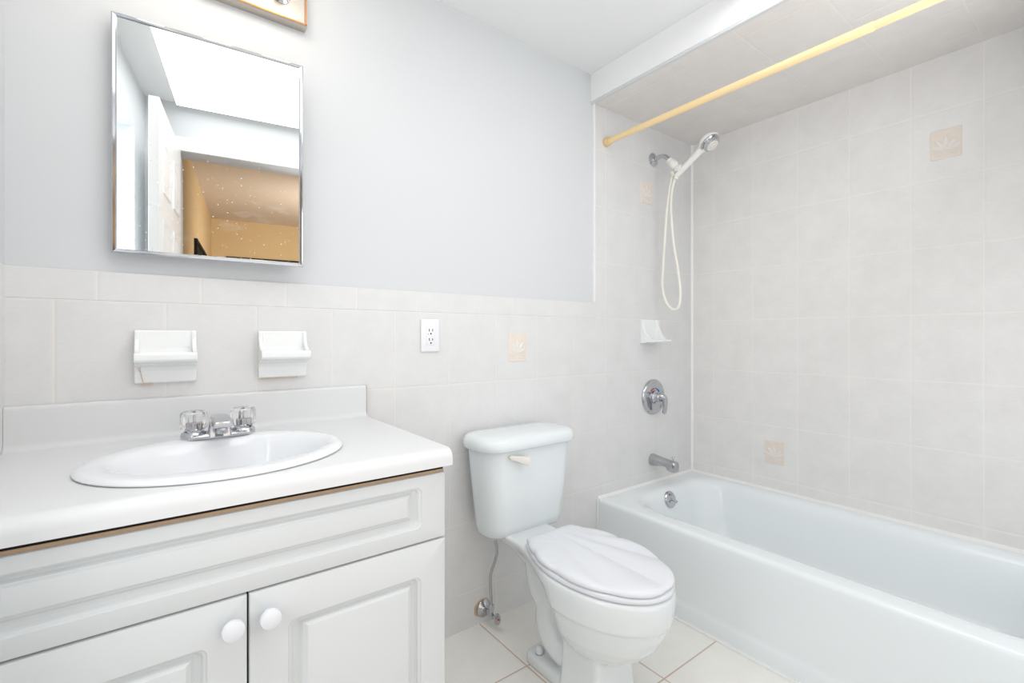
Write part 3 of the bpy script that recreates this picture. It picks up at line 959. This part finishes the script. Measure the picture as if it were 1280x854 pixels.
for (y, hw_, zt, zb) in ((FY + 0.020, 0.017, 0.040, 0.004), (FY + 0.012, 0.020, 0.049, 0.004), (FY - 0.008, 0.0205, 0.053, 0.004), (FY - 0.022, 0.0205, 0.0535, 0.006), (FY - 0.027, 0.0205, 0.053, 0.027), (FY - 0.05, 0.0200, 0.051, 0.0295), (FY - 0.072, 0.0190, 0.0475, 0.0300), (FY - 0.083, 0.0180, 0.0445, 0.0305), (FY - 0.086, 0.016, 0.042, 0.033)):
    h = (zt - zb) / 2
    rg = rrect(FX, 0, hw_, h, min(hw_, h) * 0.55, 0, 6)
    rings.append([(x, y, FZ + (zt + zb) / 2 + yy) for x, yy, _ in rg])
loft(bm, rings)
loft(bm, [rrect(FX, FY - 0.008, 0.0255, 0.023, 0.007, FZ + 0.003, 6), rrect(FX, FY - 0.006, 0.0235, 0.021, 0.007, FZ + 0.018, 6), rrect(FX, FY - 0.004, 0.0205, 0.019, 0.007, FZ + 0.038, 6)])
obj('spout', bm, M_CHROME, fa)
bm = bmesh.new(); lathe(bm, [(0.0105, 0.0), (0.0115, 0.002), (0.0115, 0.016), (0.010, 0.018)], (FX, FY - 0.066, FZ + 0.016), (0, 0, 1), 24)
obj('aerator', bm, M_CHROME2, fa)
for s in (-1, 1):
    kx = FX + 0.0505 * s
    bm = bmesh.new()
    NK = 80
    rings = []
    for r, h, fl in ((0.016, 0.0185, 0), (0.0215, 0.0195, 0.4), (0.0245, 0.024, 1), (0.0268, 0.034, 1), (0.0272, 0.046, 1), (0.0262, 0.056, 1), (0.0235, 0.0615, 0.8), (0.0195, 0.0635, 0.2), (0.012, 0.064, 0)):
        rings.append([(kx + (r + 0.0011 * fl * math.cos(10 * a)) * math.cos(a), FY + (r + 0.0011 * fl * math.cos(10 * a)) * math.sin(a), FZ + h) for a in (2 * PI * i / NK for i in range(NK))])
    loft(bm, rings)
    k = obj('acrylic_knob', bm, M_ACRYL, fa)
    bm = bmesh.new()
    NK = 48
    rings = []
    for r, h in ((0.0115, 0.0215), (0.0125, 0.023), (0.0125, 0.036), (0.0105, 0.038), (0.004, 0.039), (0.004, 0.050), (0.003, 0.0515)):
        rings.append([(kx + (r + (0.0006 if r > 0.011 else 0) * math.cos(16 * 2 * PI * i / NK)) * math.cos(2 * PI * i / NK), FY + (r + (0.0006 if r > 0.011 else 0) * math.cos(16 * 2 * PI * i / NK)) * math.sin(2 * PI * i / NK), FZ + h) for i in range(NK)])
    loft(bm, rings)
    obj('knob_core', bm, M_CHROME2, k)['label'] = 'ribbed metal core inside the clear knob'

# ------------------------------------------------------------------ medicine cabinet (door slightly ajar, hinged on the left)
DEL = math.radians(4.2)
mc = thing('medicine_cabinet', 'mirrored medicine cabinet with thin chrome frame above the washbasin', 'mirror', (0.12, 0, 1.55))
mtan = Vector((math.cos(DEL), -math.sin(DEL), 0))
mnor = Vector((-math.sin(DEL), -math.cos(DEL), 0))
MA = Vector((-0.0865, -0.022, 0))
MWID, MZ0, MZ1 = 0.4170, 1.2635, 1.8312


def mp3(a, d, z):
    p = MA + mtan * a + mnor * d
    return (p.x, p.y, z)


bm = bmesh.new()
box(bm, -0.075, 0.318, -0.013, 0.0078, MZ0 + 0.015, MZ1 - 0.015, 0.002)
obj('cabinet_box', bm, M_TRIM, mc)
bm = bmesh.new()
FWD = 0.0105


def frame_ring(e, d):
    return [mp3(e, d, MZ0 + e), mp3(MWID - e, d, MZ0 + e), mp3(MWID - e, d, MZ1 - e), mp3(e, d, MZ1 - e)]


loft(bm, [frame_ring(0.0005, -0.010), frame_ring(0.0, 0.0), frame_ring(0.0015, 0.0022), frame_ring(0.0035, 0.003), frame_ring(FWD - 0.0025, 0.0022), frame_ring(FWD, 0.0), frame_ring(FWD + 0.0005, -0.010)], closed=True)
obj('chrome_frame', bm, M_CHROME, mc, False)
bm = bmesh.new()
loft(bm, [frame_ring(FWD - 0.0005, -0.009), frame_ring(FWD - 0.0005, -0.0005)])
obj('mirror_glass', bm, M_MIRROR, mc, False)

# ------------------------------------------------------------------ vanity light
LX0, LX1, LZ0, LZ1 = -0.102, 0.3475, 1.963, 2.075
vl = thing('vanity_light', 'nickel vanity light bar with lit bulbs over the mirror', 'lamp', (0.12, 0, 2.0))
bm = bmesh.new()
loft(bm, [[(x, y, z) for x, z in ((LX0 + e, LZ0 + e), (LX1 - e, LZ0 + e), (LX1 - e, LZ1 - e), (LX0 + e, LZ1 - e))] for y, e in ((T, 0.0), (-0.020, 0.0), (-0.024, 0.003), (-0.0255, 0.009), (-0.0255, 0.012))])
bpz = obj('back_plate', bm, M_BRUSH, vl, False)
bm = bmesh.new()
box(bm, LX0 + 0.002, LX1 - 0.001, -0.0262, -0.0235, LZ0 + 0.0035, LZ0 + 0.0062)
box(bm, LX1 - 0.0045, LX1 - 0.002, -0.0262, -0.0235, LZ0 + 0.0035, LZ1 - 0.004)
obj('edge_line', bm, mat('amber_lacquer_edge', lin(214, 140, 62), 0.35, metal=0.6, var=0.1, scale=60), bpz, False)['label'] = 'amber worn edge line of the plate'
for bx_ in (-0.033, 0.1215, 0.276):
    bm = bmesh.new()
    lathe(bm, [(0.026, 0.024), (0.026, 0.03), (0.0185, 0.034), (0.018, 0.07), (0.016, 0.072)], (bx_, 0, 2.026), (0, -1, 0), 32)
    sk = obj('bulb_socket', bm, M_CHROME, vl)
    bm = bmesh.new()
    lathe(bm, [(0.013, 0.07), (0.014, 0.078), (0.022, 0.088), (0.033, 0.105), (0.038, 0.122), (0.036, 0.14), (0.027, 0.155), (0.014, 0.162), (0.0, 0.164)], (bx_, 0, 2.026), (0, -1, 0), 32, True, False)
    obj('light_bulb', bm, M_BULB, sk)

# ------------------------------------------------------------------ toilet
TC, BC = 1.064, 1.045
toi = thing('toilet', 'white two-piece toilet with closed scallop-shell lid beside the tub', 'toilet', (1.05, -0.38, 0))


def tank_ring(hx, yb, yf, r, z, bow=0.0):
    rg = rrect(TC, (yb + yf) / 2, hx, (yb - yf) / 2, r, z, 8)
    out = []
    for x, y, zz in rg:
        if y < (yb + yf) / 2:
            y -= bow * (1 - ((x - TC) / hx) ** 2)
        out.append((x, y, zz))
    return out


bm = bmesh.new()
rings = [tank_ring(0.10, -0.07, -0.13, 0.03, 0.371), tank_ring(0.140, -0.05, -0.15, 0.045, 0.371, 0.004), tank_ring(0.158, -0.042, -0.165, 0.05, 0.375, 0.006), tank_ring(0.168, -0.037, -0.172, 0.055, 0.386, 0.008),
         tank_ring(0.172, -0.034, -0.176, 0.057, 0.41, 0.009), tank_ring(0.186, -0.025, -0.186, 0.062, 0.55, 0.010), tank_ring(0.197, -0.016, -0.194, 0.066, 0.681, 0.010)]
loft(bm, rings)
obj('tank', bm, M_TANK, toi, True, 60)
bm = bmesh.new()
rings = [tank_ring(0.19, -0.02, -0.188, 0.06, 0.681, 0.010), tank_ring(0.209, -0.010, -0.206, 0.07, 0.6812, 0.011), tank_ring(0.2125, -0.008, -0.2095, 0.072, 0.685, 0.011), tank_ring(0.2135, -0.007, -0.2105, 0.072, 0.700, 0.011),
         tank_ring(0.211, -0.008, -0.2085, 0.071, 0.712, 0.011), tank_ring(0.205, -0.012, -0.203, 0.067, 0.7205, 0.011), tank_ring(0.194, -0.02, -0.192, 0.06, 0.7255, 0.010), tank_ring(0.17, -0.035, -0.172, 0.05, 0.7285, 0.009), tank_ring(0.1, -0.07, -0.12, 0.02, 0.730, 0.003)]
loft(bm, rings)
obj('tank_lid', bm, M_TANK, toi, True, 60)
bm = bmesh.new()
YT = -0.1985
loft(bm, [[(0.937, YT - 0.004, 0.664), (0.953, YT - 0.002, 0.6665), (1.015, YT - 0.012, 0.657), (1.013, YT - 0.013, 0.626), (0.945, YT - 0.004, 0.657)],
          [(0.938, YT - 0.012, 0.663), (0.953, YT - 0.014, 0.6665), (1.0155, YT - 0.028, 0.657), (1.0135, YT - 0.028, 0.626), (0.945, YT - 0.013, 0.656)]])
bmesh.ops.bevel(bm, geom=bm.edges[:], offset=0.0012, segments=2, profile=0.5, affect='EDGES')
lathe(bm, [(0.009, 0.0), (0.009, 0.02)], (0.952, -0.186, 0.659), (0, -1, 0), 16)
obj('flush_lever', bm, M_IVORY, toi)['label'] = 'ivory wedge-shaped flush lever'


def egg(scale_w, yb, yf, w, z, wb=None, n=56, c=BC, yneck=-0.215, cy=-0.50):
    """bowl outline: round front, sides drawing in to a narrow straight-sided deck"""
    right = []
    for k in range(12):                      # front quarter, from the side to the tip
        a = PI / 2 * k / 12
        right.append((w * math.cos(a), cy - (cy - yf) * math.sin(a)))
    yn = min(yneck, yb - 0.01)
    for k in range(1, 11):                   # flank
        t = k / 10
        y = cy + (yn - cy) * t
        right.insert(0, (w + (wb - w) * (3 * t * t - 2 * t ** 3), y))
    for k in range(1, 5):                    # deck side
        right.insert(0, (wb, yn + (yb - yn) * k / 5))
    right.insert(0, (wb - 0.008, yb))
    pts = [(c + x, y, z) for x, y in right] + [(c, yf, z)] + [(c - x, y, z) for x, y in right[::-1]]
    return pts


bm = bmesh.new()
rings = [egg(1, -0.055, -0.738, 0.158, 0.386, 0.090), egg(1, -0.052, -0.745, 0.164, 0.381, 0.096), egg(1, -0.052, -0.747, 0.166, 0.372, 0.096), egg(1, -0.09, -0.747, 0.166, 0.358, 0.090), egg(1, -0.19, -0.746, 0.165, 0.342, 0.082, yneck=-0.25), egg(1, -0.26, -0.741, 0.162, 0.306, 0.070, yneck=-0.30), egg(1, -0.27, -0.733, 0.153, 0.298, 0.062, yneck=-0.31),
         egg(1, -0.29, -0.724, 0.147, 0.270, 0.055, yneck=-0.33), egg(1, -0.31, -0.702, 0.134, 0.230, 0.05, yneck=-0.35), egg(1, -0.33, -0.672, 0.116, 0.197, 0.045, yneck=-0.36), egg(1, -0.34, -0.635, 0.094, 0.170, 0.04, yneck=-0.37), egg(1, -0.35, -0.60, 0.07, 0.15, 0.036, yneck=-0.38), egg(1, -0.38, -0.56, 0.04, 0.142, 0.03, yneck=-0.41)]
loft(bm, rings)
# front pedestal column, square-shouldered, flaring to the floor
loft(bm, [rrect(BC, -0.495, 0.074, 0.075, 0.018, 0.24, 6), rrect(BC, -0.500, 0.076, 0.075, 0.018, 0.16, 6), rrect(BC, -0.503, 0.080, 0.076, 0.016, 0.08, 6), rrect(BC, -0.505, 0.088, 0.08, 0.016, 0.02, 6), rrect(BC, -0.505, 0.092, 0.084, 0.016, 0.0, 6)])
# trapway bulging on both sides, running back and down
for s in (-1, 1):
    tube(bm, [(BC + s * 0.038, -0.275, 0.365), (BC + s * 0.040, -0.282, 0.30), (BC + s * 0.041, -0.295, 0.25), (BC + s * 0.040, -0.322, 0.205), (BC + s * 0.040, -0.330, 0.16), (BC + s * 0.034, -0.352, 0.112), (BC + s * 0.028, -0.395, 0.085), (BC + s * 0.02, -0.45, 0.082)],
         [0.043, 0.043, 0.041, 0.036, 0.041, 0.045, 0.043, 0.04], n=20)
loft(bm, [rrect(BC, -0.375, 0.035, 0.09, 0.03, 0.0, 6), rrect(BC, -0.375, 0.036, 0.09, 0.03, 0.2, 6), rrect(BC, -0.36, 0.05, 0.10, 0.04, 0.34, 6)])
# foot
loft(bm, [rrect(BC, -0.378, 0.081, 0.126, 0.028, 0.0, 8), rrect(BC, -0.378, 0.081, 0.126, 0.028, 0.022, 8), rrect(BC, -0.378, 0.078, 0.123, 0.026, 0.033, 8), rrect(BC, -0.378, 0.070, 0.115, 0.022, 0.038, 8)])
bo = obj('bowl', bm, mat('bowl_china', lin(230, 234, 235), 0.12, var=0.006, coat=0.3), toi, True, 60)
rm = bo.modifiers.new('fuse', 'REMESH'); rm.mode = 'VOXEL'; rm.voxel_size = 0.0045; rm.use_smooth_shade = True
sm = bo.modifiers.new('soften', 'SMOOTH'); sm.iterations = 6; sm.factor = 0.5
for s in (-1, 1):
    bm = bmesh.new()
    lathe(bm, [(0.0125, -0.004), (0.013, 0.004), (0.0125, 0.012), (0.009, 0.018), (0.003, 0.0205), (0.0, 0.0207)], (BC + s * 0.053, -0.302, 0.042), (0, 0, 1), 24, True, False)
    cp = obj('bolt_cap', bm, M_SEAT, toi)
    bm = bmesh.new()
    lathe(bm, [(0.0135, -0.002), (0.0135, 0.003)], (BC + s * 0.053, -0.302, 0.038), (0, 0, 1), 24)
    obj('bolt_washer', bm, M_CHROME2, cp)


def lid_half():
    """right half of the seat outline from hinge middle to front tip"""
    yb, yc, yf, wb, w = -0.283, -0.50, -0.744, 0.094, 0.160
    pts = [(wb * k / 14, yb) for k in range(14)]
    for k in range(60):
        t = 1 - k / 60
        pts.append((wb + (w - wb) * (1 - t ** 2.0), yc + (yb - yc) * t))
    for k in range(91):
        a = PI / 2 * k / 90
        pts.append((w * math.cos(a), yc - (yc - yf) * math.sin(a)))
    return pts


HALF = lid_half()
OUT = [(BC + x, y) for x, y in HALF] + [(BC - x, y) for x, y in HALF[-2:0:-1]]
bm = bmesh.new()
cyl = -0.50


def seat_ring(k, z):
    return [(BC + (x - BC) * k, cyl + (y - cyl) * k, z) for x, y in OUT]


loft(bm, [seat_ring(0.62, 0.3875), seat_ring(0.985, 0.3875), seat_ring(1.0, 0.391), seat_ring(1.0, 0.398), seat_ring(0.985, 0.4015), seat_ring(0.62, 0.4015)], closed=True)
obj('seat_ring', bm, M_SEAT, toi, True, 60)
# shell lid: ridges fan out from the hinge
HX, HY = BC + 0.008, -0.262
bm = bmesh.new()


def shell(px, py, edge):
    """height and scallop from the fan angle about the hinge"""
    phi = math.atan2(px - HX, -(py - HY))
    u = phi / 0.155
    v = abs(math.sin(u * PI / 2 * 1.0))
    return phi, v


def lid_ring(k, z0, amp, scal):
    ring = []
    for x, y in OUT:
        qx, qy = BC + (x - BC) * k, cyl + (y - cyl) * k
        phi, v = shell(qx, qy, k)
        d = math.hypot(qx - HX, qy - HY)
        fade = min(1, max(0, (d - 0.05) / 0.15))
        e = scal * fade * (v - 0.6)
        nx, ny = (x - BC), (y - cyl)
        ln = math.hypot(nx, ny)
        ring.append((qx + nx / ln * e, qy + ny / ln * e, z0 + amp * fade * (v - 0.6)))
    return ring


loft(bm, [lid_ring(0.55, 0.4035, 0, 0), lid_ring(0.96, 0.4035, 0, 0.004), lid_ring(0.985, 0.405, 0.0, 0.006), lid_ring(0.992, 0.410, 0.001, 0.007), lid_ring(0.985, 0.415, 0.002, 0.007), lid_ring(0.965, 0.4185, 0.0035, 0.006), lid_ring(0.93, 0.421, 0.006, 0.003)]
     + [lid_ring(k, 0.4215 + 0.004 * (1 - k), 0.0075, 0) for k in (0.85, 0.75, 0.65, 0.55, 0.45, 0.35, 0.25, 0.15, 0.06)])
obj('seat_lid', bm, M_SEAT, toi, True, 60)
for s in (-1, 1):
    bm = bmesh.new()
    box(bm, BC + s * 0.06 - 0.016, BC + s * 0.06 + 0.016, -0.310, -0.276, 0.386, 0.406, 0.005, 3)
    obj('seat_hinge', bm, M_SEAT, toi)
bm = bmesh.new()
lathe(bm, [(0.03, 0.371), (0.03, 0.386)], (TC - 0.0, -0.11, 0), (0, 0, 1), 20)
box(bm, TC - 0.1, TC + 0.1, -0.17, -0.06, 0.384, 0.3875, 0.001)
obj('tank_gasket', bm, M_DARK, toi)['label'] = 'dark rubber gasket line under the tank'

# ------------------------------------------------------------------ supply valve and tube
SVX, SVZ = 0.972, 0.055
sv = thing('water_supply_valve', 'chrome shut-off valve with bent supply tube below the toilet tank', 'valve', (SVX, 0, SVZ))
bm = bmesh.new()
lathe(bm, [(0.030, 0.002), (0.031, 0.006), (0.026, 0.012), (0.014, 0.016), (0.012, 0.018)], (SVX, 0, SVZ), (0.08, -1, 0.06), 32)
obj('wall_flange', bm, M_CHROME2, sv)
bm = bmesh.new()
NR = 40
rr_ = [0.0335 + 0.0022 * math.sin(2 * a + 0.8) + 0.001 * math.sin(7 * a + 1) for a in (2 * PI * i / NR for i in range(NR))]
loft(bm, [[(SVX - 0.004 + k * rr_[i] * math.cos(2 * PI * i / NR), y, SVZ + 0.003 + k * rr_[i] * math.sin(2 * PI * i / NR)) for i in range(NR)] for k, y in ((0.3, 0.0), (1.0, 0.0), (1.0, -0.0007), (0.3, -0.0012))], closed=True)
obj('rust_ring', bm, M_RUST, sv)['label'] = 'rusty ring on the tile around the flange'
bm = bmesh.new()
lathe(bm, [(0.008, 0.01), (0.008, 0.04), (0.0115, 0.042), (0.0115, 0.07), (0.007, 0.072), (0.006, 0.09)], (SVX, 0, SVZ), (0, -1, 0), 20)
lathe(bm, [(0.008, 0.0), (0.008, 0.022), (0.0105, 0.023), (0.0105, 0.036), (0.006, 0.038)], (SVX, -0.057, SVZ), (0, 0, 1), 6)
obj('valve_body', bm, M_CHROME, sv)
bm = bmesh.new()
b2 = bmesh.new()
lathe(b2, [(0.014, 0.0), (0.020, 0.002), (0.021, 0.006), (0.019, 0.010), (0.006, 0.011), (0.0, 0.011)], (0, 0, 0), (0, 0, 1), 30, True, False)
merge(bm, b2, axis_mat((SVX, -0.088, SVZ), (0.1, -1, 0.05)) @ Matrix.Diagonal((0.62, 1.0, 1, 1)))
hn = obj('valve_handle', bm, M_CHROME2, sv)
bm = bmesh.new(); lathe(bm, [(0.0035, 0.0), (0.003, 0.002), (0.0, 0.0025)], (SVX + 0.001, -0.0985, SVZ + 0.0005), (0.1, -1, 0.05), 12, True, False)
obj('handle_screw', bm, M_RED, hn)['label'] = 'red dot on the valve handle'
bm = bmesh.new()
tube(bm, [(SVX, -0.057, SVZ + 0.03), (SVX - 0.002, -0.055, 0.14), (SVX - 0.002, -0.055, 0.20), (SVX + 0.002, -0.075, 0.255), (SVX - 0.002, -0.095, 0.30), (SVX - 0.014, -0.10, 0.345), (SVX - 0.016, -0.10, 0.365)], 0.0055, n=12)
obj('supply_tube', bm, M_CHROME2, sv)
bm = bmesh.new()
lathe(bm, [(0.010, 0.0), (0.016, 0.003), (0.0165, 0.012), (0.013, 0.014), (0.013, 0.021)], (SVX - 0.015, -0.10, 0.350), (0, 0, 1), 10)
obj('coupling_nut', bm, M_IVORY, sv)['label'] = 'ivory plastic coupling nut'

# ------------------------------------------------------------------ dark panels in the hall, seen in the mirror
def hall_panel(name, label, frame, w, h):
    t = thing(name, label, 'picture', frame(0, 0, 0))
    for nm, m_, x0, x1, z0, z1, d in (('panel_face', M_BLACK, 0.02, w - 0.02, 0.02, h - 0.02, 0.012), ):
        bm = bmesh.new()
        loft(bm, [[frame(x0, c, z0), frame(x1, c, z0), frame(x1, c, z1), frame(x0, c, z1)] for c in (0, d)])
        obj(nm, bm, mat('dark_panel', lin(26, 32, 36), 0.6, var=0.1, spec=0.15), t, False)
    bm = bmesh.new()
    R = lambda e, c: [frame(e, c, e), frame(w - e, c, e), frame(w - e, c, h - e), frame(e, c, h - e)]
    loft(bm, [R(0, 0), R(0, 0.02), R(0.025, 0.02), R(0.025, 0)], closed=True)
    obj('panel_frame', bm, M_BLACK, t, False)


hall_panel('framed_picture', 'black framed panel on the hall left wall, seen in the mirror', lambda a, c, z: (-0.17 + c, -3.36 + a, 1.07 + z), 0.75, 0.7)
hall_panel('framed_picture', 'wide black framed panel on the hall far wall, seen in the mirror', lambda a, c, z: (-0.044 + a, YH + c, 1.18 + z), 1.1, 0.7)
